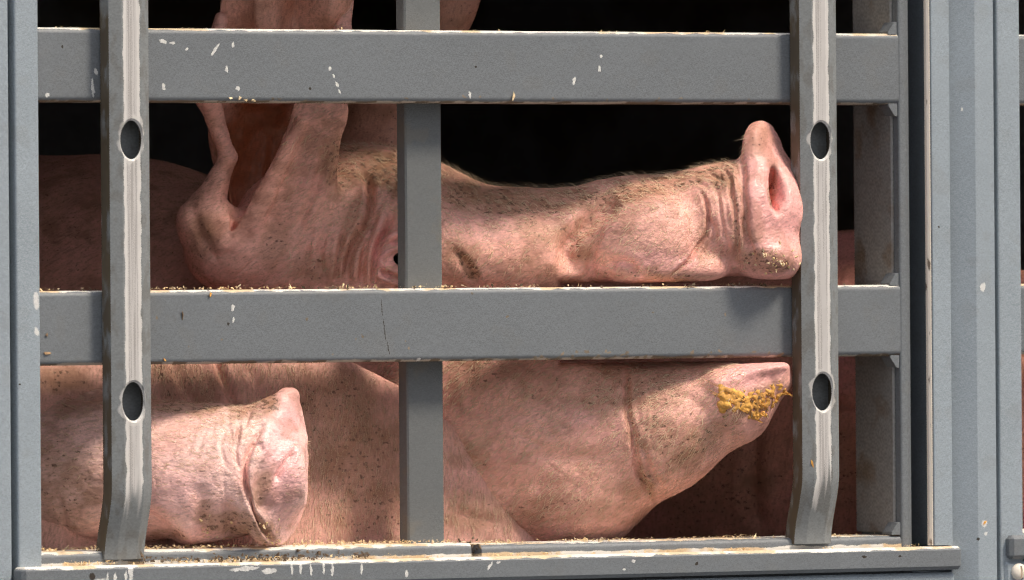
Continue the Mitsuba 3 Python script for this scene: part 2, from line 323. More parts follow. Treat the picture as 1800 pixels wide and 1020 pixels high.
def nets(F, ax):
    """Naive surface nets of a field on a rectilinear grid: quads round each crossed edge, one vertex in each crossed cell."""
    s = F < 0
    n = np.array(F.shape)
    C = [slice(0, -1), slice(1, None)]
    cnt = sum(s[C[i], C[j], C[k]].astype(np.int8) for i in (0, 1) for j in (0, 1) for k in (0, 1))
    cell = (cnt > 0) & (cnt < 8)
    ci = np.argwhere(cell)
    idx = np.full(cell.shape, -1, np.int64)
    idx[tuple(ci.T)] = np.arange(len(ci))
    acc, num = np.zeros((len(ci), 3)), np.zeros(len(ci))
    for d in range(3):
        o = [k for k in range(3) if k != d]
        for i in (0, 1):
            for j in (0, 1):
                off = np.zeros(3, int); off[o[0]], off[o[1]] = i, j
                p0 = ci + off; p1 = p0.copy(); p1[:, d] += 1
                a, b = F[tuple(p0.T)], F[tuple(p1.T)]
                m = (a < 0) != (b < 0)
                t = np.where(m, a / np.where(m, a - b, 1), 0)
                pos = np.stack([ax[k][p0[:, k]] for k in range(3)], 1).astype(float)
                pos[:, d] += t * (ax[d][p1[:, d]] - ax[d][p0[:, d]])
                acc[m] += pos[m]; num[m] += 1
    V = acc / num[:, None]
    quads = []
    for d in range(3):
        o1, o2 = (d + 1) % 3, (d + 2) % 3
        lo = [slice(None)] * 3; hi = [slice(None)] * 3
        lo[d], hi[d] = slice(0, -1), slice(1, None)
        e = np.argwhere(s[tuple(lo)] != s[tuple(hi)])
        e = e[(e[:, o1] > 0) & (e[:, o1] < n[o1] - 1) & (e[:, o2] > 0) & (e[:, o2] < n[o2] - 1)]
        q = []
        for i, j in ((-1, -1), (0, -1), (0, 0), (-1, 0)):
            c = e.copy(); c[:, o1] += i; c[:, o2] += j
            q.append(idx[tuple(c.T)])
        q = np.stack(q, 1)
        inside = s[tuple(e.T)]
        q[~inside] = q[~inside][:, ::-1]
        quads.append(q)
    q = np.vstack(quads)
    return V, np.vstack([q[:, [0, 1, 2]], q[:, [0, 2, 3]]])

def clay_mesh(clay, xs, ys, ws, B=10, project=2):
    ax = [xs, ys, ws]
    n = [len(a) for a in ax]
    nb = [-(-k // B) for k in n]
    cen, half = [], []
    for a, k in zip(ax, nb):
        e = [(a[i * B], a[min((i + 1) * B, len(a)) - 1]) for i in range(k)]
        cen.append(np.array([(p + q) / 2 for p, q in e], f4)); half.append(np.array([(q - p) / 2 for p, q in e], f4))
    g = np.meshgrid(*cen, indexing='ij')
    d = clay(*g)
    h = np.sqrt(sum(v ** 2 for v in np.meshgrid(*half, indexing='ij')))
    active = np.abs(d) < h * 1.6 + 8
    F = np.repeat(np.repeat(np.repeat(np.sign(d).astype(f4) * 50, B, 0), B, 1), B, 2)[:n[0], :n[1], :n[2]].copy()
    full = np.repeat(np.repeat(np.repeat(active, B, 0), B, 1), B, 2)[:n[0], :n[1], :n[2]]
    I = np.flatnonzero(full.ravel())
    for c in np.array_split(I, max(1, len(I) // 400000)):
        i, j, k = np.unravel_index(c, n)
        F.ravel()[c] = clay(xs[i], ys[j], ws[k])
    for d_ in range(3):
        for e in (0, -1):
            sl = [slice(None)] * 3; sl[d_] = e
            F[tuple(sl)] = np.maximum(F[tuple(sl)], 0.01)
    V, Q = nets(F, ax)
    return V, Q

def gradient(clay, V, e=1.5):
    x, y, w = V.T.astype(f4)
    d0 = clay(x, y, w)
    g = np.stack([clay(x + f4(e), y, w) - d0, clay(x, y + f4(e), w) - d0, clay(x, y, w + f4(e)) - d0], 1)
    return d0, g / (np.linalg.norm(g, axis=1, keepdims=True) + 1e-9)

def vnormals(V, Q):
    n = np.zeros_like(V)
    c = np.cross(V[Q[:, 1]] - V[Q[:, 0]], V[Q[:, 2]] - V[Q[:, 0]])
    for k in range(3):
        np.add.at(n, Q[:, k], c)
    return n / (np.linalg.norm(n, axis=1, keepdims=True) + 1e-12)

def taubin(V, Q, n=4):
    m = trimesh.Trimesh(V, Q, process=False)
    trimesh.smoothing.filter_taubin(m, iterations=n)
    return np.array(m.vertices)

def surf(clay, x, y, w0=260.0, w1=-900.0):
    """Depth w at which the clay's near surface lies at (x, y)."""
    w = np.linspace(w0, w1, 420).astype(f4)
    d = clay(np.full_like(w, x), np.full_like(w, y), w)
    i = np.flatnonzero(d < 0)
    return float(w[i[0]]) if len(i) else None

def seg_dist(x, y, pts):
    pts = np.asarray(pts, float)
    best = np.full(len(x), 1e9); at = np.zeros(len(x))
    L = np.concatenate([[0], np.cumsum(np.linalg.norm(np.diff(pts, axis=0), axis=1))])
    for a, b, l0, l1 in zip(pts[:-1], pts[1:], L[:-1], L[1:]):
        ab = b - a
        h = np.clip(((x - a[0]) * ab[0] + (y - a[1]) * ab[1]) / (ab @ ab), 0, 1)
        d = np.hypot(x - a[0] - h * ab[0], y - a[1] - h * ab[1])
        m = d < best
        best[m] = d[m]; at[m] = ((l0 + h * (l1 - l0)) / L[-1])[m]
    return best, at

def spline(pts, n):
    from scipy.interpolate import CubicSpline
    pts = np.asarray(pts, float)
    t = np.concatenate([[0], np.cumsum(np.linalg.norm(np.diff(pts, axis=0), axis=1))])
    return CubicSpline(t / t[-1], pts)(np.linspace(0, 1, n))

def crease(V, N, folds, wob=4.0, near=-0.15):
    """Skin folds: (polyline in x y, depth, half width, lip) pressed in along the normal where the skin faces the road side."""
    x = V[:, 0] + (meshkit.noise(V / 40.0, 3) - 0.5) * 2 * wob
    y = V[:, 1] + (meshkit.noise(V / 40.0, 4) - 0.5) * 2 * wob
    out = np.zeros(len(V))
    face = np.clip((N[:, 2] - near) / 0.3, 0, 1)
    for pts, depth, width, lip in folds:
        p = spline(pts, 14) if len(pts) > 2 else np.array(pts, float)
        b = np.flatnonzero((x > p[:, 0].min() - 6 * width) & (x < p[:, 0].max() + 6 * width) & (y > p[:, 1].min() - 6 * width) & (y < p[:, 1].max() + 6 * width))
        d, t = seg_dist(x[b], y[b], p)
        fade = np.clip(np.minimum(t, 1 - t) / 0.15, 0, 1) * 0.85 + 0.15
        fade = np.where(d < 1e8, fade, 0)
        out[b] -= fade * depth * np.exp(-(d / width) ** 2)
        out[b] += fade * depth * lip * np.exp(-((d - 2.1 * width) / (1.1 * width)) ** 2)
    return V + N * (out * face)[:, None]

def sheet(rows, nt, ns, thick, seed=0, rough=2.0):
    """A thin closed skin through rows of control points (each row runs across it), as an ear: (vertices, faces)."""
    rows = [spline(r, ns) for r in rows]
    G = np.stack([spline([r[j] for r in rows], nt) for j in range(ns)], 1)          # nt x ns x 3
    G = G + (meshkit.fbm(G / 60.0, 3, seed)[..., None] - 0.5) * rough * np.array([1, 1, 2.5])
    du, dv = np.gradient(G, axis=0), np.gradient(G, axis=1)
    nn = np.cross(du, dv); nn /= np.linalg.norm(nn, axis=2, keepdims=True) + 1e-9
    s = np.linspace(0, 1, ns)[None, :]; t = np.linspace(0, 1, nt)[:, None]
    th = thick * np.minimum(1, 0.35 + 3 * np.minimum(s, 1 - s)) * (1 - 0.6 * t)
    A, Bk = G + nn * th[..., None] / 2, G - nn * th[..., None] / 2
    V = np.vstack([A.reshape(-1, 3), Bk.reshape(-1, 3)])
    i = np.arange((nt - 1) * (ns - 1)); r, c = i // (ns - 1), i % (ns - 1)
    a = r * ns + c
    q = np.stack([a, a + 1, a + ns + 1, a + ns], 1)
    off = nt * ns
    quads = [q, q[:, ::-1] + off]
    edge = np.concatenate([np.arange(ns), np.arange(1, nt) * ns + ns - 1, (nt - 1) * ns + np.arange(ns - 2, -1, -1), np.arange(nt - 2, 0, -1) * ns])
    e2 = np.roll(edge, -1)
    quads.append(np.stack([edge, edge + off, e2 + off, e2], 1))
    q = np.vstack(quads)
    return V, np.vstack([q[:, [0, 1, 2]], q[:, [0, 2, 3]]])

def patch_cover(V, patches):
    """Cover 0..1 of soiled, shade-darkened or reddened places given as (x, y, rx, ry, tilt, strength), ragged at the rims, on whatever skin lies there."""
    r = np.zeros(len(V))
    rag = meshkit.fbm(V / 28.0, 3, 7) - 0.5
    for x, y, a, b, t, s in patches:
        c, n = math.cos(math.radians(t)), math.sin(math.radians(t))
        u, v = ((V[:, 0] - x) * c + (V[:, 1] - y) * n) / a, ((V[:, 1] - y) * c - (V[:, 0] - x) * n) / b
        q = np.sqrt(u * u + v * v) + rag * 0.9
        r = np.maximum(r, s * np.clip((1.15 - q) / 0.5, 0, 1))
    return r

# ------------------------------------------------------------------ skin and bristles
def skin(pale, pink, hair_tilt, bump=0.0007):
    c_, s_ = math.cos(hair_tilt), math.sin(hair_tilt)
    def along(p):
        a = p.x * rx[0] + p.y * rx[1]
        z = p.z - EYE
        return a * c_ + z * s_, z * c_ - a * s_, p.x * fwd[0] + p.y * fwd[1]
    def fn(p, n, uv):
        a, b, w = along(p)
        m = fbm(p.x * 38, p.y * 38, p.z * 38, 4)
        c = mix(mi.Color3f(*pale), mi.Color3f(*pink), dr.clip(uv.y + (m - 0.5) * 1.1, 0, 1))
        st = noise(a * 260, b * 760, w * 420)                                               # lie of the coat
        hairs = sstep(0.50, 0.85, noise(a * 330, b * 1050, w * 500 + 7))
        grain = noise(p.x * 1300, p.y * 1300, p.z * 1300)
        c = c * (0.70 + 0.22 * st + 0.34 * grain) * (1 - 0.22 * hairs)
        blotch = sstep(0.50, 0.68, fbm(p.x * 48 + 3, p.y * 48, p.z * 48, 6))
        c = mix(c, mi.Color3f(0.27, 0.12, 0.07), blotch * 0.50)
        flush = sstep(0.50, 0.72, fbm(p.x * 34 + 9, p.y * 34, p.z * 34, 4))
        c = mix(c, mi.Color3f(0.62, 0.28, 0.24), flush * 0.35)
        film = mi.Color3f(0.27, 0.135, 0.07)                                          # dried mud film, thin, with darker crumbs in it
        c = mix(c, film, dr.clip(uv.x * (0.30 + 1.0 * fbm(p.x * 170, p.y * 170, p.z * 170, 4)), 0, 0.85))
        d = uv.x * 0.55 + (fbm(p.x * 420, p.y * 420, p.z * 420 + 5, 3) - 0.5) * 1.5 * dr.clip(uv.x * 2 + 0.2, 0, 1)
        c = mix(c, mi.Color3f(0.075, 0.037, 0.018), sstep(0.44, 0.74, d) * 0.75)
        fleck = sstep(0.82, 0.88, noise(p.x * 420, p.y * 420, p.z * 460 + 31)) * sstep(0.52, 0.68, fbm(p.x * 24, p.y * 24, p.z * 24 + 8, 3))
        return mix(c, mi.Color3f(0.11, 0.045, 0.025), fleck * 0.3)
    def bf(p, n, uv):
        a, b, w = along(p)
        return fbm(a * 600, b * 1000, w * 760, 3) * bump + noise(a * 110, b * 210, w * 140) * bump * 1.0
    def rough(p, n, uv):                                                                # bare pink snouts are moist
        return 0.56 - 0.24 * dr.clip(uv.y, 0, 1) + 0.15 * dr.clip(uv.x, 0, 1)
    return {'type': 'bumpmap', 'arbitrary': mikit.proc(bf, 3e-4), 'scale': 1.0,
            'bsdf': {'type': 'twosided', 'bsdf': {'type': 'principled', 'base_color': mikit.proc(fn), 'roughness': mikit.proc(rough), 'specular': 0.5, 'sheen': 0.15}}}

scene['skin_main'] = skin((0.77, 0.40, 0.325), (0.83, 0.41, 0.385), 0.5)
scene['skin_upright'] = skin((0.64, 0.345, 0.28), (0.68, 0.33, 0.29), 1.35)
scene['skin_rosy'] = skin((0.86, 0.545, 0.485), (0.87, 0.48, 0.465), 0.2)
def plain_skin(v):
    def fn(p, n, uv):
        return mi.Color3f(*v) * (0.7 + 0.6 * fbm(p.x * 60, p.y * 60, p.z * 60, 4))
    return {'type': 'twosided', 'bsdf': {'type': 'principled', 'base_color': mikit.proc(fn), 'roughness': 0.6, 'specular': 0.3}}
scene['skin_ruddy'] = skin((0.66, 0.29, 0.22), (0.72, 0.29, 0.27), 1.35)
scene['skin_body'] = plain_skin((0.46, 0.27, 0.21))
scene['skin_ear'] = skin((0.66, 0.33, 0.25), (0.36, 0.105, 0.045), 1.4)      # pink, and a dark brown for stain and painted shade in the cup
scene['bristle'] = {'type': 'twosided', 'bsdf': {'type': 'diffuse', 'reflectance': {'type': 'rgb', 'value': [0.60, 0.45, 0.31]}}}
scene['eye_wet'] = {'type': 'principled', 'base_color': {'type': 'rgb', 'value': [0.015, 0.008, 0.006]}, 'roughness': 0.12, 'specular': 0.5}

def bristles(V, Q, n, where, lie, length=(9, 24), lift=0.35, width=0.42, seed=1):
    """Single hairs as narrow bent blades on the skin; where(x, y, normal) gives their density 0..1, lie the way they lean."""
    g = np.random.default_rng(seed)
    a, b, c = V[Q[:, 0]], V[Q[:, 1]], V[Q[:, 2]]
    nn = np.cross(b - a, c - a); area = np.linalg.norm(nn, axis=1); nn /= area[:, None] + 1e-12
    cen = (a + b + c) / 3
    p = area * where(cen[:, 0], cen[:, 1], nn)
    f = g.choice(len(Q), n, p=p / p.sum())
    r = np.sqrt(g.random((n, 1))); s = g.random((n, 1))
    root = a[f] * (1 - r) + b[f] * (r * (1 - s)) + c[f] * (r * s)
    N = nn[f]
    d = np.array(lie, float) + g.normal(0, 0.28, (n, 3))
    d -= N * (d * N).sum(1, keepdims=True)
    d /= np.linalg.norm(d, axis=1, keepdims=True) + 1e-9
    L = g.uniform(*length, (n, 1))
    side = np.cross(N, d) + 0.25 * N
    side /= np.linalg.norm(side, axis=1, keepdims=True)
    wd = width * g.uniform(0.6, 1.2, (n, 1))
    mid = root + L * 0.55 * (d * 0.9 + N * lift)
    tip = mid + L * 0.45 * (d + N * lift * 0.2 + g.normal(0, 0.2, (n, 3)))
    v = np.stack([root - side * wd, root + side * wd, mid - side * wd * 0.7, mid + side * wd * 0.7, tip], 1).reshape(-1, 3)
    k = np.arange(n)[:, None] * 5
    return v, np.vstack([k + [0, 1, 3], k + [0, 3, 2], k + [2, 3, 4]])

def behind_wall(margin):
    """Field that is negative on the road side of a plane that lies margin metres behind the rails' front."""
    def f(x, y, w):
        Y = ((x - 900) * f4(rx[1]) + (510 - y) * f4(ru[1]) - w * f4(fwd[1])) * f4(UNIT)
        return (Y - f4(margin)) / f4(UNIT)
    return f
wall_plane = behind_wall(0.0455)
SET = np.array([0, 0, -45.0])          # the biting pig stands this much further in
def mouth_slot(x, y, w):
    w = w + f4(SET[2])
    z = ((x - 900) * f4(rx[2]) + (510 - y) * f4(ru[2])) * f4(1000 * UNIT)       # mm over the middle height
    band = np.abs(z + f4(23.9)) / f4(0.4) - f4(72)
    return np.maximum(band, np.minimum(wall_plane(x, y, w), 985 - x))

def wrinkle(V, N, regions):
    """Fine parallel wrinkles: (x, y, rx, ry, tilt, spacing, length, depth), pressed in where the skin is loose."""
    out = np.zeros(len(V))
    for x, y, a, b, t, sp, ln, dep in regions:
        c, n = math.cos(math.radians(t)), math.sin(math.radians(t))
        u, v = (V[:, 0] - x) * c + (V[:, 1] - y) * n, (V[:, 1] - y) * c - (V[:, 0] - x) * n
        m = np.clip(1.3 - np.hypot(u / a, v / b), 0, 1)
        i = np.flatnonzero(m > 0)
        q = meshkit.noise(np.stack([u[i] / sp, v[i] / ln, V[i, 2] / 90], 1), 12)
        out[i] -= m[i] * dep * np.maximum(0, 1 - np.abs(q - 0.5) / 0.16)
    return V + N * (out * np.clip((N[:, 2] + 0.3) / 0.4, 0, 1))[:, None]

def finish(clay, xs, ys, ws, folds=(), wob=4.0, rough=((90, 7.0), (32, 4.2), (12, 1.2)), seed=0, wrinkles=()):
    V, Q = clay_mesh(clay, xs, ys, ws)
    V0 = V.copy()
    V = taubin(V, Q, 2)
    for _ in range(2):
        d, g = gradient(clay, V)
        V = V - g * np.clip(d, -2, 2)[:, None] * 0.9
    V = taubin(V, Q, 6)
    far = np.linalg.norm(V - V0, axis=1) > 7                # no vertex may stray from the clay
    V[far] = V0[far]
    N = vnormals(V, Q)
    for size, amp in rough:
        V = V + N * ((meshkit.fbm(V / size, 3, seed) - 0.5) * amp)[:, None]
    N = vnormals(V, Q)
    V = wrinkle(V, N, wrinkles)
    V = crease(V, N, folds, wob)
    return V, Q

# ------------------------------------------------------------------ the pig that mouths the middle rail
def pig_biting():
    key = thing('pig', 'pale pig with upright ear, long muzzle above the middle rail, snout at the right post', 'pig')
    c = Clay()
    c.add(ell((610, 435, -240), (225, 178, 175)))
    c.add(ell((650, 385, -240), (190, 125, 135)), 40)
    for sd in (1, -1):
        c.add(ell((740, 425, -240 + sd * 120), (110, 70, 55)), 40)
    c.add(ell((885, 728, -300), (288, 262, 172)), 60)
    c.add(cone((690, 425, -238), (930, 446, -248), 138, 108), 40)
    c.add(cone((930, 446, -248), (1105, 410, -252), 108, 98), 40)
    c.add(cone((1105, 410, -252), (1275, 385, -252), 98, 96), 30)
    for sd in (1, -1):
        c.add(ell((1138, 420, -252 + sd * 70), (104, 92, 70)), 16)
        c.add(ell((1180, 472, -252 + sd * 64), (108, 40, 58)), 18)
        c.add(ell((860, 440, -242 + sd * 92), (110, 62, 46)), 40)
    c.add(cone((1275, 385, -252), (1335, 365, -250), 96, 92), 30)
    c.add(disc((1353, 296, -246), (0.88, -0.12, 0.46), 22, 68, 90, 3.2, (0.10, .99, 0)), 24)
    c.add(disc((1364, 382, -244), (0.88, -0.12, 0.46), 26, 114, 102, 3.4, (0.10, .99, 0)), 34)
    c.add(ell((1362, 452, -232), (54, 40, 84)), 34)                            # upper lip under the disc
    # lower jaw
    c.add(cone((960, 745, -310), (1150, 752, -268), 140, 122), 70)
    c.add(cone((1150, 752, -268), (1290, 706, -250), 122, 76), 40)
    c.add(cone((1290, 706, -250), (1362, 668, -248), 74, 39, 1.35), 30)
    c.add(cone((1262, 676, -235), (1382, 641, -235), 22, 14, 3.6), 14)
    c.add(ell((1020, 868, -300), (120, 108, 120)), 60)
    # folds at the root of the near ear
    c.add(cone((395, 425, -110), (350, 390, -120), 62, 42), 34)
    c.add(cone((350, 385, -118), (398, 275, -88), 36, 12), 26)
    c.add(cone((398, 275, -88), (362, 170, -60), 12, 20), 16)
    c.add(cone((362, 170, -60), (386, 30, -46), 20, 11), 16)
    c.add(cone((505, 400, -96), (562, 195, -62), 74, 42, 0.36), 36)
    c.add(cone((438, 392, -72), (530, 212, -50), 22, 11, 1.0), 18)
    c.add(cone((562, 195, -62), (600, 60, -56), 42, 16, 0.36), 20)
    c.add(cone((600, 60, -56), (622, -130, -60), 16, 9, 0.8), 16)
    c.add(ell((440, 452, -150), (118, 70, 84)), 50)
    c.cut(cone((424, 372, -86), (470, 262, -130), 20, 46), 12)                   # the ear's cup, running down into the canal
    c.cut(cone((402, 414, -62), (420, 356, -84), 4, 17, 2.2), 8)
    c.add(ell((428, 392, -82), (20, 13, 16)), 10)                              # the small knob before the canal
    c.cut(ell((709, 454, -34), (40, 16, 40)), 12)                             # eye socket
    c.cut(ell((1372, 332, surf(c, 1372, 332) - 8), (15, 38, 95), [[.82, .14, -.55], [-.17, .985, 0], [.55, .09, .83]]), 15)  # nostril
    e1 = np.array([0.47, 0, -0.87])
    c.cut(ell(np.array([1398, 322, -226]) + e1 * 44, (22, 33, 26)), 9)
    c.cut(mouth_slot, 16)
    folds = [([(572, 250), (552, 330), (520, 400)], 6, 7, .3), ([(632, 300), (648, 365), (622, 430), (606, 500)], 19, 7, .3), ([(662, 365), (640, 430), (632, 500)], 15, 6, .3),
             ([(604, 405), (586, 500)], 10, 5, .3), ([(545, 430), (522, 500)], 3.5, 5, .3), ([(690, 375), (664, 430), (652, 500)], 14, 6, .35), ([(500, 440), (470, 500)], 3, 6, .3), ([(675, 350), (655, 395), (640, 470)], 4, 4, .3),
             ([(565, 420), (556, 500)], 4, 5, .3), ([(640, 330), (690, 300)], 5, 6, .3), ([(662, 446), (690, 424), (730, 420), (770, 432)], 9, 5, .4), ([(664, 470), (690, 488), (730, 490), (766, 474)], 8, 5, .4), ([(652, 440), (684, 405), (740, 398)], 6, 6, .3), ([(795, 440), (822, 470), (836, 500)], 8, 9, .15),
             ([(1090, 345), (1030, 392), (1004, 440), (1020, 480)], 22, 17, .15), ([(1070, 470), (1100, 462), (1124, 486)], 8, 8, .2), ([(1062, 400), (1042, 440), (1046, 500)], 8, 8, .15),
             ([(1236, 332), (1247, 378), (1240, 420), (1214, 456), (1178, 492)], 9, 3.6, .15), ([(1240, 378), (1256, 400), (1256, 432)], 5, 6, .1), ([(1262, 325), (1270, 365), (1276, 420)], 4, 3.4, .2), ([(1284, 305), (1294, 360), (1300, 430), (1290, 470)], 6, 4, .2),
             ([(1308, 275), (1312, 340), (1316, 400), (1330, 462)], 12, 7, .05), ([(1250, 300), (1276, 318)], 4, 4, .3), ([(1225, 315), (1252, 330)], 3, 4, .3), ([(1278, 296), (1290, 330), (1284, 350)], 4, 3.4, .2), ([(1298, 282), (1304, 330)], 4, 3.4, .2),
             ([(1098, 640), (1105, 720), (1116, 790), (1150, 885)], 12, 6.0, .0), ([(1128, 780), (1142, 820), (1166, 862)], 6, 4.5, .1), ([(1120, 700), (1128, 760)], 4, 8, .1),
             ([(930, 800), (990, 806), (1060, 818)], 4, 14, .2), ([(860, 730), (960, 705), (1060, 730)], 4, 20, .1), ([(1180, 690), (1230, 712), (1260, 750)], 2, 8, .1),
             ([(330, 330), (352, 420), (385, 470)], 4, 12, .2), ([(1370, 292), (1357, 322), (1362, 358), (1374, 372)], 5, 5, .2)]
    V, Q = finish(c, axis_steps((285, 1440, 2.8)), axis_steps((-150, 200, 4.0), (200, 975, 2.8)), axis_steps((-470, -320, 10.0), (-320, 60, 2.8)), folds, seed=2,
                  wrinkles=[(590, 430, 90, 80, 12, 13, 90, 4.0), (650, 380, 50, 110, 14, 11, 80, 3.5), (1290, 370, 34, 110, -4, 9, 70, 4.0), (430, 460, 90, 50, 50, 16, 80, 2.5), (1230, 400, 40, 80, 6, 12, 60, 2.0), (760, 380, 60, 60, -30, 13, 60, 2.0),
                            (1130, 760, 40, 110, 6, 11, 80, 2.5), (950, 760, 170, 120, -55, 17, 60, 1.6)])
    dirt_shade = [(1338, 240, 20, 40, 10, .4), (690, 300, 120, 40, 8, .9), (860, 345, 120, 34, 10, .75), (1000, 350, 120, 26, -2, .7), (1150, 326, 120, 22, -12, .8), (1275, 300, 40, 40, -40, .8), (1305, 380, 16, 90, 0, .6),
             (824, 470, 15, 40, -28, .8), (792, 446, 16, 28, 0, .7), (805, 455, 40, 50, 0, .35), (1348, 456, 62, 24, 8, .75), (1200, 485, 60, 12, 0, .6), (1150, 480, 22, 16, 0, .6), (640, 380, 8, 90, 15, .5),
             (1160, 690, 50, 40, 0, .6), (1230, 780, 70, 26, -35, .65), (1062, 690, 40, 60, 0, .5), (840, 660, 70, 30, 0, .5), (1330, 710, 60, 26, -30, .7), (820, 800, 50, 24, 30, .55), (1160, 770, 40, 50, 0, .6), (1109, 720, 14, 90, 4, .5), (1140, 850, 14, 40, -20, .7), (1000, 900, 110, 30, 0, .5), (950, 680, 60, 30, 0, .4), (1210, 800, 24, 12, -30, .8),
             (1364, 332, 9, 30, 8, .8), (600, 290, 40, 60, 20, .7), (560, 470, 70, 26, 0, .5), (480, 430, 30, 50, 20, .45), (620, 400, 26, 80, 12, .5), (350, 420, 24, 50, 0, .5), (960, 400, 60, 34, 20, .5), (1030, 410, 26, 60, 10, .55), (900, 470, 60, 22, 0, .4), (1090, 480, 40, 16, 0, .55), (1240, 420, 12, 70, 4, .5)]  # first patch blackens the nostril: shade painted in
    rosy = [(1365, 350, 70, 150, 0, .8), (680, 445, 34, 60, 0, 1.0), (1340, 650, 80, 36, -15, .8), (1150, 470, 100, 40, 0, .6), (1090, 480, 60, 24, 0, .7), (680, 440, 40, 70, 0, .6), (850, 400, 60, 40, 0, .4), (980, 380, 30, 20, 0, .5)]
    uv = np.stack([patch_cover(V, dirt_shade), patch_cover(V, rosy)], 1)
    body = Clay()
    body.add(cone((590, 560, -330), (470, 580, -440), 190, 215)).add(cone((470, 580, -440), (200, 610, -640), 215, 330), 40).add(cone((200, 610, -640), (-280, 650, -900), 330, 430), 80)
    body.add(cone((-280, 650, -900), (-1500, 680, -1560), 430, 400), 80).add(ell((-1700, 640, -1660), (360, 420, 360)), 80)
    for bx, bw, s in ((-150, -720, 1), (-350, -1080, 1), (-1650, -1440, -1), (-1800, -1840, -1)):
        body.add(cone((bx, 900, bw), (bx + s * 20 - 20, 1500, bw), 150, 80), 60).add(cone((bx + s * 20 - 20, 1500, bw), (bx, 2040, bw), 72, 62), 30)
    Vb, Qb = clay_mesh(body, axis_steps((-2160, 800, 24.0)), axis_steps((180, 2115, 24.0)), axis_steps((-2120, -180, 24.0)))
    Vb = taubin(Vb, Qb, 6)
    obj('body', (np.vstack([world(V + SET), world(Vb + SET)]), np.vstack([Q, Qb + len(V)])), 'skin_main', key, True, uv=np.vstack([uv, np.tile([[0.34, .1]], (len(Vb), 1))]))  # the body's even dirt cover also paints in the shade inside
    # ears: thin skins between the folds
    near = [[(404, 430, -140), (425, 425, -190), (455, 420, -190), (490, 410, -110)], [(392, 300, -104), (420, 310, -215), (480, 305, -215), (540, 290, -92)],
            [(372, 200, -72), (415, 205, -185), (500, 200, -190), (570, 190, -78)], [(374, 110, -52), (430, 112, -120), (470, 110, -80), (520, 110, -135), (600, 100, -66)],
            [(386, 20, -45), (430, 20, -62), (472, 20, -50), (512, 20, -92), (545, 20, -62), (614, 15, -58)], [(400, -60, -48), (440, -60, -56), (490, -60, -48), (520, -60, -78), (560, -60, -56), (624, -60, -62)],
            [(450, -130, -66), (490, -135, -70), (540, -135, -78), (610, -130, -72)], [(520, -205, -80), (545, -210, -86), (570, -210, -88), (592, -205, -86)]]
    Ve, Qe = sheet(near, 110, 64, 15, 5, 8.0)
    Ve = crease(Ve, vnormals(Ve, Qe), [([(452, 60), (446, -60)], 6, 7, .2), ([(575, 60), (588, -70)], 5, 7, .2), ([(420, 260), (404, 130)], 6, 8, .2), ([(470, 330), (478, 150)], 6, 9, .2), ([(505, 300), (540, 150)], 7, 9, .2)], near=-2)
    stain_shade = patch_cover(Ve, [(455, 250, 80, 120, 10, .42), (505, 40, 22, 60, 0, .2), (430, 350, 44, 70, 0, .5)])  # brown staining plus the hollow's shade, painted into the colour
    obj('ear', (world(Ve + SET), Qe), 'skin_ear', key, True, uv=np.stack([0.4 * stain_shade, np.clip(2.6 * stain_shade, 0, 1) - 0.1], 1))
    far = [[(575, 320, -370), (630, 300, -330), (690, 300, -330), (730, 330, -380)], [(584, 200, -400), (650, 195, -350), (710, 195, -350), (756, 200, -400)], [(668, 90, -410), (710, 90, -370), (750, 90, -370), (795, 95, -410)],
           [(720, -10, -410), (750, -10, -380), (800, -10, -380), (842, -10, -410)], [(760, -90, -400), (785, -90, -390), (810, -90, -390), (835, -90, -400)]]
    Ve, Qe = sheet(far, 50, 30, 16, 6, 8.0)
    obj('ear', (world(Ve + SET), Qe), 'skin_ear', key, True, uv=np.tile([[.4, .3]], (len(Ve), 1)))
    for we in (-84, -394):
        s = trimesh.creation.icosphere(subdivisions=3, radius=24)
        s.vertices = s.vertices * [1, .7, 1] + [710, 454, we]
        obj('eye', (world(s.vertices + SET), s.faces), 'eye_wet', key, True)
    up = lambda x, y, n: np.clip(0.25 - n[:, 1], 0, 1) * (n[:, 2] > -0.7) * (y < 500) * (x > 560) * (x < 1300)
    v1, q1 = bristles(V, Q, 2800, up, (-0.9, -0.35, 0.05), (8, 24), .6, .45, 3)
    near_ = lambda x, y, n: (n[:, 2] > 0.1) * np.where(y > 630, 1.0, 0.35) * (x > 500) * (x < 1320)
    v2, q2 = bristles(V, Q, 12000, near_, (-0.75, 0.65, 0.0), (7, 22), .24, .42, 4)
    obj('bristles', (world(np.vstack([v1, v2]) + SET), np.vstack([q1, q2 + len(v1)])), 'bristle', key, kind='stuff')
    return c, V, Q
clay_1, V1, Q1 = pig_biting()

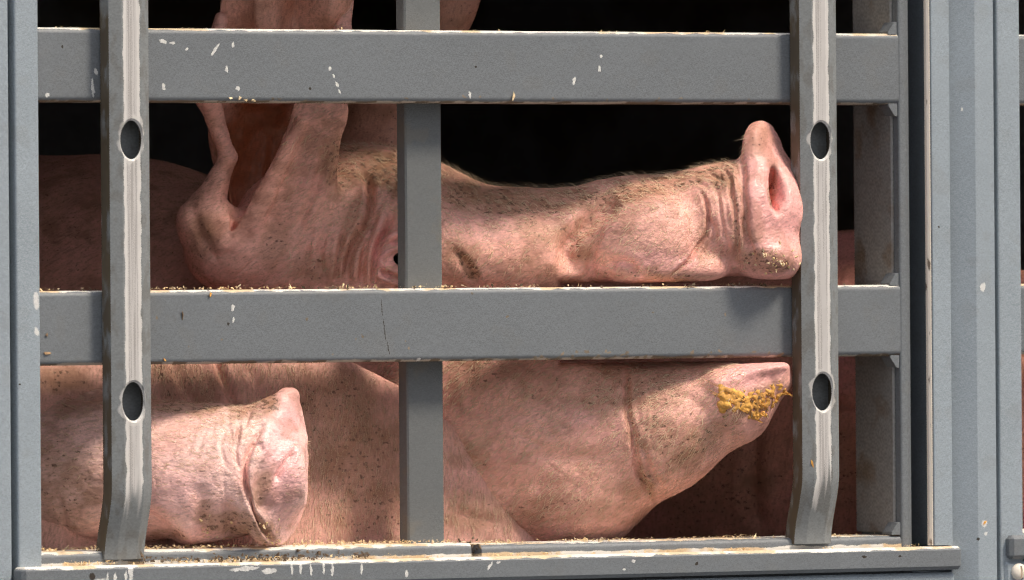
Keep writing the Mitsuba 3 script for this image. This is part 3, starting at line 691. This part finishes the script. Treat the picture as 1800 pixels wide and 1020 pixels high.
# ------------------------------------------------------------------ the pig that pushes its snout out at the lower left
def pig_lower():
    key = thing('pig', 'bright pink pig pushing its snout out between the lower rails, left of the vertical bar', 'pig')
    c = Clay()
    c.add(ell((-330, 770, 80), (270, 205, 190)))
    c.add(ell((-220, 930, 90), (280, 200, 180)), 60)
    c.add(cone((-140, 805, 110), (180, 818, 170), 165, 128), 60)
    c.add(cone((180, 818, 170), (400, 826, 202), 128, 114), 40)
    c.add(ell((330, 850, 262), (95, 78, 60)), 30)
    c.add(ell((345, 915, 235), (52, 34, 60)), 20)                             # chin
    c.add(cone((400, 826, 202), (474, 824, 208), 112, 90), 20)
    c.add(cone((425, 768, 205), (519, 692, 200), 56, 8, 1.3), 16)                 # the flared top of the snout
    c.add(disc((510, 738, 204), (0.93, -0.06, 0.36), 18, 36, 58, 2.2, (0.10, .99, 0)), 14)
    c.add(disc((496, 788, 207), (0.92, 0.0, 0.38), 19, 90, 84, 3.2, (0.04, 1, 0)), 26)
    c.add(disc((488, 846, 212), (0.92, 0.04, 0.39), 22, 116, 108, 3.4, (-0.08, 1, 0)), 26)
    n2 = np.array([.92, 0, .39]); n2 /= np.linalg.norm(n2)
    s1, s2 = np.array([-n2[2], 0, n2[0]]), np.array([0, 1.0, 0])
    c.cut(ell(np.array([475, 806, 228]) + n2 * 30, (16, 20, 34), [n2, s1 * .92 - s2 * .39, s2 * .92 + s1 * .39]), 16)     # the near nostril, a slanting slit
    folds = [([(524, 784), (510, 806), (492, 840)], 11, 5, .0), ([(459, 774), (470, 790)], 6, 7, .0), ([(474, 806), (463, 850), (474, 898)], 9, 11, .05),
             ([(468, 742), (446, 790), (439, 832), (452, 888), (492, 952)], 16, 4.5, .05), ([(432, 738), (424, 780), (433, 826)], 6, 3.6, .1), ([(408, 742), (399, 790), (406, 815)], 2.5, 3.4, .1),
             ([(446, 724), (438, 748)], 5, 3.6, .1), ([(400, 880), (415, 905), (408, 940)], 4, 8, .3), ([(360, 840), (362, 900), (366, 940)], 5, 12, .2),
             ([(262, 900), (300, 925), (322, 948)], 10, 12, .2), ([(60, 682), (130, 690), (190, 700)], 6, 7, .3), ([(110, 860), (125, 900), (120, 930)], 3, 6, .3), ([(440, 905), (452, 925)], 4, 5, .3)]
    V, Q = finish(c, axis_steps((-640, 40, 14.0), (40, 540, 2.6)), axis_steps((540, 660, 8.0), (660, 970, 2.6), (970, 1140, 8.0)), axis_steps((-130, 120, 10.0), (120, 340, 2.6)), folds, seed=4,
                  wrinkles=[(415, 800, 34, 80, -4, 10, 60, 3.5), (330, 800, 60, 90, 20, 16, 60, 1.5), (420, 905, 50, 40, 40, 12, 50, 2.5), (130, 780, 90, 120, 60, 18, 70, 2.0)])
    dirt_shade = [(320, 712, 110, 20, 4, .7), (440, 712, 60, 26, -20, .7), (478, 705, 26, 26, -30, .9), (420, 915, 70, 26, 10, .75), (470, 925, 40, 24, 40, .7), (300, 935, 40, 16, 0, .6), (120, 850, 60, 110, 0, .5),  # patches on the snout's top paint its shade along with dirt
             (100, 700, 60, 30, 0, .5), (470, 850, 14, 46, 18, .55), (370, 880, 18, 14, 0, .5)]
    rosy = [(505, 810, 40, 140, 0, .9), (300, 860, 80, 60, 0, .55), (270, 800, 60, 60, 0, .3), (360, 930, 40, 20, 0, .5)]
    uv = np.stack([patch_cover(V, dirt_shade), patch_cover(V, rosy)], 1)
    body = Clay()
    body.add(cone((-420, 850, 40), (-800, 960, -180), 200, 340)).add(cone((-800, 960, -180), (-1700, 960, -900), 350, 380), 80)
    for bx, bw in ((-780, -40), (-760, -420), (-1650, -700), (-1750, -1080)):
        body.add(cone((bx, 1100, bw), (bx - 20, 1600, bw), 130, 75), 60).add(cone((bx - 20, 1600, bw), (bx, 2040, bw), 70, 60), 30)
    Vb, Qb = clay_mesh(body, axis_steps((-2140, -200, 26.0)), axis_steps((560, 2115, 26.0)), axis_steps((-1330, 260, 26.0)))
    Vb = taubin(Vb, Qb, 6)
    obj('body', (np.vstack([world(V), world(Vb)]), np.vstack([Q, Qb + len(V)])), 'skin_rosy', key, True, uv=np.vstack([uv, np.tile([[0.34, .1]], (len(Vb), 1))]))
    for sd, w0 in ((1, 200), (-1, -60)):
        rows = [[(-520, 640, w0 + sd * 20), (-470, 620, w0), (-420, 640, w0 + sd * 20)], [(-560, 540, w0 + sd * 40), (-480, 510, w0 + 10), (-400, 540, w0 + sd * 40)],
                [(-520, 440, w0 + sd * 60), (-450, 425, w0 + sd * 30), (-380, 450, w0 + sd * 60)], [(-440, 350, w0 + sd * 70), (-415, 345, w0 + sd * 60), (-390, 350, w0 + sd * 70)]]
        Ve, Qe = sheet(rows, 30, 20, 16, 8, 4.0)
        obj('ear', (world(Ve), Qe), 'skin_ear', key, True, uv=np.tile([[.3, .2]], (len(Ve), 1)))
    top = lambda x, y, n: np.clip(0.35 - n[:, 1], 0, 1) * (x > 60) * (x < 470) + 0.25 * (n[:, 2] > 0.2) * (x > 60) * (x < 440)
    v1, q1 = bristles(V, Q, 3600, top, (-0.9, -0.2, 0.1), (6, 17), .4, .34, 5)
    rim = lambda x, y, n: ((x > 505) & (y > 760) & (y < 950)) * 1.0
    v2, q2 = bristles(V, Q, 260, rim, (0.8, 0.2, 0.2), (6, 14), .8, .3, 6)
    obj('bristles', (world(np.vstack([v1, v2])), np.vstack([q1, q2 + len(v1)])), 'bristle', key, kind='stuff')
    return c, V, Q
clay_2, V2, Q2 = pig_lower()

# ------------------------------------------------------------------ the pig whose hairy shoulder is pressed to the bars
def pig_flank():
    key = thing('pig', 'brownish pig showing only its hairy shoulder, between the lower left snout and the vertical bar', 'pig')
    c = Clay()
    c.add(disc((345, 1150, 70), (0.5, 0.0, 0.866), 56, 735, 566, 2.4, (0, 1, 0)))
    c.add(ell((250, 1260, -250), (450, 520, 330)), 90)
    c.add(cone((250, 1260, -250), (-700, 1250, -1150), 420, 430), 90)
    for bx, bw in ((300, -120), (150, -420), (-650, -950), (-800, -1300)):
        c.add(cone((bx, 1450, bw), (bx - 10, 1760, bw), 120, 76), 60).add(cone((bx - 10, 1760, bw), (bx, 2040, bw), 70, 60), 30)
    folds = [([(372, 600), (390, 660), (418, 715)], 9, 7, .4), ([(300, 610), (318, 660), (350, 712)], 5, 9, .4), ([(430, 640), (455, 690), (450, 730)], 4, 9, .3), ([(560, 720), (600, 800), (590, 900)], 4, 26, .2),
             ([(800, 905), (840, 915), (880, 930)], 4, 8, .3), ([(640, 690), (660, 760), (660, 840)], 3, 20, .2)]
    V, Q = finish(c, axis_steps((-1200, 0, 26.0), (0, 1000, 5.0)), axis_steps((560, 1000, 5.0), (1000, 2110, 24.0)), axis_steps((-1760, -320, 26.0), (-320, 260, 5.0)), folds, rough=((130, 12.0), (30, 2.2)), seed=6)
    dirt_shade = [(620, 790, 90, 110, 0, .62), (560, 700, 70, 60, 0, .5), (640, 900, 80, 60, 0, .55), (330, 670, 70, 40, 10, .6), (100, 660, 70, 30, 0, .6), (830, 900, 60, 40, 20, .5), (690, 850, 30, 80, 0, .4), (600, 680, 60, 40, 0, .55)]
    rosy = [(660, 930, 60, 30, 0, .5), (820, 850, 50, 40, 0, .4)]
    uv = np.stack([patch_cover(V, dirt_shade), patch_cover(V, rosy)], 1)
    obj('body', (world(V), Q), 'skin_upright', key, True, uv=uv)
    face = lambda x, y, n: (n[:, 2] > -0.1) * (x > 200) * (x < 900) * (y < 990) * (0.3 + meshkit.noise(np.stack([x / 45, y / 90, 0 * x], 1)))
    v1, q1 = bristles(V, Q, 9000, face, (-0.15, 0.95, 0.0), (9, 28), .22, .36, 7)
    obj('bristles', (world(v1), q1), 'bristle', key, kind='stuff')
pig_flank()

# ------------------------------------------------------------------ the pig in the dark behind the right post
def pig_dark():
    key = thing('pig', 'pig standing deep in the shade behind the right-hand post, only its reddish side in view', 'pig')
    c = Clay()
    c.add(cone((500, 860, -1500), (1560, 800, -1130), 380, 400))
    c.add(cone((1560, 800, -1130), (2050, 700, -960), 330, 230), 80).add(cone((2050, 700, -960), (2420, 760, -840), 190, 100), 60)
    for bx, bw in ((1650, -900), (1560, -1300), (560, -1300), (460, -1650)):
        c.add(cone((bx, 1150, bw), (bx - 20, 1620, bw), 130, 74), 60).add(cone((bx - 20, 1620, bw), (bx, 2040, bw), 68, 60), 30)
    folds = [([(1490, 700), (1500, 716), (1530, 722)], 10, 9, .3), ([(1350, 760), (1340, 850), (1360, 960)], 8, 14, .3)]
    V, Q = finish(c, axis_steps((100, 1100, 30.0), (1100, 1620, 9.0), (1620, 2560, 26.0)), axis_steps((370, 1000, 9.0), (1000, 2110, 26.0)), axis_steps((-1930, -1000, 26.0), (-1000, -650, 9.0)), folds, rough=((160, 16.0),), seed=9)
    uv = np.stack([patch_cover(V, [(1250, 850, 160, 120, 0, .55), (1500, 850, 60, 100, 0, .5)]), patch_cover(V, [(1490, 670, 60, 50, 0, .9), (1500, 450, 60, 80, 0, .7)])], 1)
    obj('body', (world(V), Q), 'skin_ruddy', key, True, uv=uv)
pig_dark()

# ------------------------------------------------------------------ wood shavings, feed and straw
def straw_tone(a, b):
    def fn(p, n, uv):
        return mix(mi.Color3f(*a), mi.Color3f(*b), noise(p.x * 210, p.y * 210, p.z * 210)) * (0.7 + 0.6 * noise(p.x * 900, p.y * 900, p.z * 900))
    return {'type': 'twosided', 'bsdf': {'type': 'principled', 'base_color': mikit.proc(fn), 'roughness': 0.75}}
scene['shaving'] = straw_tone((0.74, 0.50, 0.22), (0.66, 0.55, 0.40))
scene['feed'] = straw_tone((0.74, 0.385, 0.075), (0.34, 0.155, 0.05))
scene['brown_bit'] = straw_tone((0.20, 0.12, 0.06), (0.34, 0.22, 0.12))
scene['muck'] = straw_tone((0.10, 0.07, 0.045), (0.16, 0.11, 0.07))

def chips(points, sizes, flat, seed):
    """Irregular chips, one round each point: hulls of a few jittered points, all in one mesh."""
    g = np.random.default_rng(seed)
    kinds = []
    for _ in range(10):
        h = trimesh.convex.convex_hull(g.normal(0, 1, (8, 3)) / 1.6)
        kinds.append((np.array(h.vertices), np.array(h.faces)))
    vs, fs, at = [], [], 0
    for p, s in zip(points, sizes):
        v, f = kinds[g.integers(10)]
        R = trimesh.transformations.random_rotation_matrix(g.random(3))[:3, :3]
        q = (v * s * np.array([1, g.uniform(.35, .8), flat]) * g.uniform(.7, 1.3, 3)) @ R.T
        vs.append(q + p); fs.append(f + at); at += len(v)
    return np.vstack(vs), np.vstack(fs)

g = np.random.default_rng(11)
def along(x0, x1, n, y0, y1, z, spread, clump=0.0, seed=0):
    x = g.uniform(x0, x1, n * 3)
    if clump:
        x = x[meshkit.fbm(np.stack([x / 14.0, 0 * x + seed, 0 * x], 1), 3, seed) > clump]
    x = x[:n]
    return np.stack([x * MM, g.uniform(y0, y1, len(x)), Z(z) + np.abs(g.normal(0, spread, len(x))) * MM], 1)
P = np.vstack([along(-372, 322, 50, 0.002, 0.036, 182.6, .5, .5, 1), along(-372, -20, 260, 0.0015, 0.036, 2.3, .8, .48, 2), along(-20, 225, 90, 0.0015, 0.036, 2.2, .6, .52, 3),
               along(-372, -36, 1100, 0.0, 0.045, -176.8, 1.1, .36, 4), along(-25, 225, 330, 0.0, 0.045, -178.2, .7, .46, 5), along(255, 320, 60, 0.0, 0.04, -178.2, .6, .4, 6),
               along(-372, -100, 420, -0.0135, -0.001, -186.2, 1.3, .44, 7), along(-100, 330, 260, -0.0135, -0.001, -186.3, .7, .5, 8)])
obj('sawdust', chips(P, g.uniform(.0004, .0007, len(P)) * g.choice([1, 1, 1.4, 2.4], len(P)), .45, 1), 'shaving', label='yellow sawdust and wood shavings lying along the ledges of the bars', kind='stuff')
P = np.vstack([along(-300, -120, 260, -0.010, -0.0005, -185.5, 1.8, .5, 9), along(-36, -24, 60, 0.002, 0.03, -184, 5, 0, 10), along(-372, 322, 60, 0.0, 0.004, 2.0, .8, .5, 11)])
obj('muck', chips(P, g.uniform(.0006, .0018, len(P)), .6, 2), 'muck', label='dark dried muck crumbs caught on the lower ledges and in the rail joint', kind='stuff')

def front_bits(marks, name, bsdf, label, cat, group=None):
    """Single bits sticking to the trailer's front: (x, z, y, long, wide, tilt) in millimetres."""
    for k, (x, z, y, a, b, t) in enumerate(marks):
        v, f = chips([np.zeros(3)], [1.0], .6, 100 + k + len(name))
        v = v / np.abs(v).max(0) * np.array([b / 2, 1.1, a / 2])
        c_, s_ = math.cos(math.radians(t)), math.sin(math.radians(t))
        v = np.stack([v[:, 0] * c_ - v[:, 2] * s_, v[:, 1], v[:, 0] * s_ + v[:, 2] * c_], 1) * MM + np.array([x * MM, (y - 0.7) * MM, Z(z)])
        tags = {'label': label[k] if isinstance(label, list) else label, 'category': cat}
        if group:
            tags['group'] = group
        obj(name, (v, f), bsdf, **tags)
front_bits([(-263, -15.5, 0, 7.5, 1.6, 6)], 'straw', 'brown_bit', 'short dark straw stuck upright on the middle rail', 'straw')
front_bits([(-368.5, -28, 0, 3.6, 2.4, 0), (-368, -40.5, 0, 3.2, 7.0, 15), (-291, -37, 0, 11, 2.2, -6)], 'wood_chip', 'brown_bit',
           ['small round tan chip on the far left of the middle rail', 'flat tan chip below the round one at the left end of the middle rail', 'upright tan chip on the middle rail just right of the left post'], 'chip')
front_bits([(-277, -46, 0, 3.0, 3.0, 0), (236.5, -126, -16.5, 8.0, 3.0, 12), (-241, -1.5, 0, 3.6, 3.2, 20), (383.6, -169.5, -14.6, 4.4, 4.0, 0)], 'feed_crumb', 'feed',
           ['yellow feed crumb at the lower edge of the middle rail near the left post', 'long yellow feed crumb stuck low on the right post', 'yellow feed crumb hanging over the top edge of the middle rail', 'cream crumb stuck low on the right corner column'], 'crumb')
front_bits([(-218, 134, 0, 3, 5.5, 10), (-212, 133, 0, 2.4, 4, -15), (-224, 134.5, 0, 2.6, 3.4, 30), (-206, 132.6, 0, 2, 5, 0), (2, 136, 0, 7, 3.4, 0)], 'bark_bit', 'shaving',
           ['pinkish crumb in the middle of the clump under the top rail, left of the bar', 'pinkish crumb right of the middle of the clump under the top rail', 'pinkish crumb leftmost of the clump under the top rail',
            'thin pinkish crumb rightmost of the clump under the top rail', 'square pinkish bit at the lower edge of the top rail, right of the bar'], 'crumb')
# yellow mash on the biting pig's chin and straw bits under its snout
def on_skin(clay, n, place, size, off, seed, name, bsdf, **tags):
    r = np.random.default_rng(seed)
    pts, sz = [], []
    for _ in range(n * 2):
        x, y, k = place(r)
        if len(pts) >= n:
            break
        w = surf(clay, x, y, 420, -400)
        if w is None or len(pts) >= n:
            continue
        pts.append((x, y, w + r.uniform(-1.5, 3.5) * k)); sz.append(r.uniform(*size) * k)
    obj(name, chips(world(np.array(pts) + off), np.array(sz) * UNIT, .5, seed), bsdf, **tags)
CRUST = Polygon([(1266, 676), (1300, 692), (1345, 690), (1394, 652), (1386, 688), (1342, 742), (1302, 722), (1272, 724)])
def mash(r):
    from shapely.geometry import Point
    while True:
        x, y = r.uniform(1255, 1400), r.uniform(645, 750)
        d = CRUST.exterior.distance(Point(x, y)) * (1 if CRUST.contains(Point(x, y)) else -1)
        if x < 1386 and d > r.exponential(5) - 5 * r.random() and r.random() < 1.35 - (x - 1266) / 150:
            return x, y, 1.3 if x < 1305 else 0.85
def crust():
    from scipy.spatial import cKDTree
    r = np.random.default_rng(31)
    c, rad = [], []
    while len(c) < 300:
        x, y, k = mash(r)
        w = surf(clay_1, x, y, 0, -400)
        if w is not None:
            c.append((x, y, w + r.uniform(-2.6, 0.4) * k)); rad.append(r.choice([1.6, 2.2, 3, 4.6]) * k)
    c, rad = np.array(c), np.array(rad)
    tree = cKDTree(c)
    def f(x, y, w):
        P = np.stack([x.ravel(), y.ravel(), w.ravel()], 1)
        d, i = tree.query(P, k=6, distance_upper_bound=40)
        d = np.where(np.isfinite(d), d - rad[np.minimum(i, len(rad) - 1)], 40)
        e = -np.log(np.exp(-d / 1.1).sum(1)) * 1.1 + (meshkit.noise(P / 5.0, 8) - 0.5) * 2.6
        return e.reshape(np.shape(x)).astype(f4)
    k = Clay().add(f)
    return clay_mesh(k, axis_steps((1245, 1412, 1.5)), axis_steps((640, 762, 1.5)), axis_steps((c[:, 2].min() - 14, c[:, 2].max() + 14, 1.5)))
Vc, Qc = crust()
obj('feed_mash', (world(taubin(Vc, Qc, 2) + SET), Qc), 'feed', None, True, label='wet yellow feed mash on the pointed pink chin under the middle rail', kind='stuff')
on_skin(clay_1, 70, lambda r: (r.normal(1325, 34), r.normal(712, 14), 1.0), (2.0, 5.5), SET, 24, 'feed_husks', 'brown_bit', label='brown husks among the yellow mash on the chin under the middle rail', kind='stuff')
on_skin(clay_1, 56, lambda r: (r.normal(1366, 22), r.normal(455, 10), 1.0), (2.0, 6.5), SET, 22, 'straw_bits', 'shaving', label='golden straw bits stuck under the raised snout beside the right post', kind='stuff')
on_skin(clay_2, 60, lambda r: (r.uniform(360, 500), 950 - abs(r.normal(0, 22)), 1.0), (1.5, 4.0), 0, 23, 'straw_bits', 'shaving', label='golden straw bits on the chin of the pig at the lower left', kind='stuff')
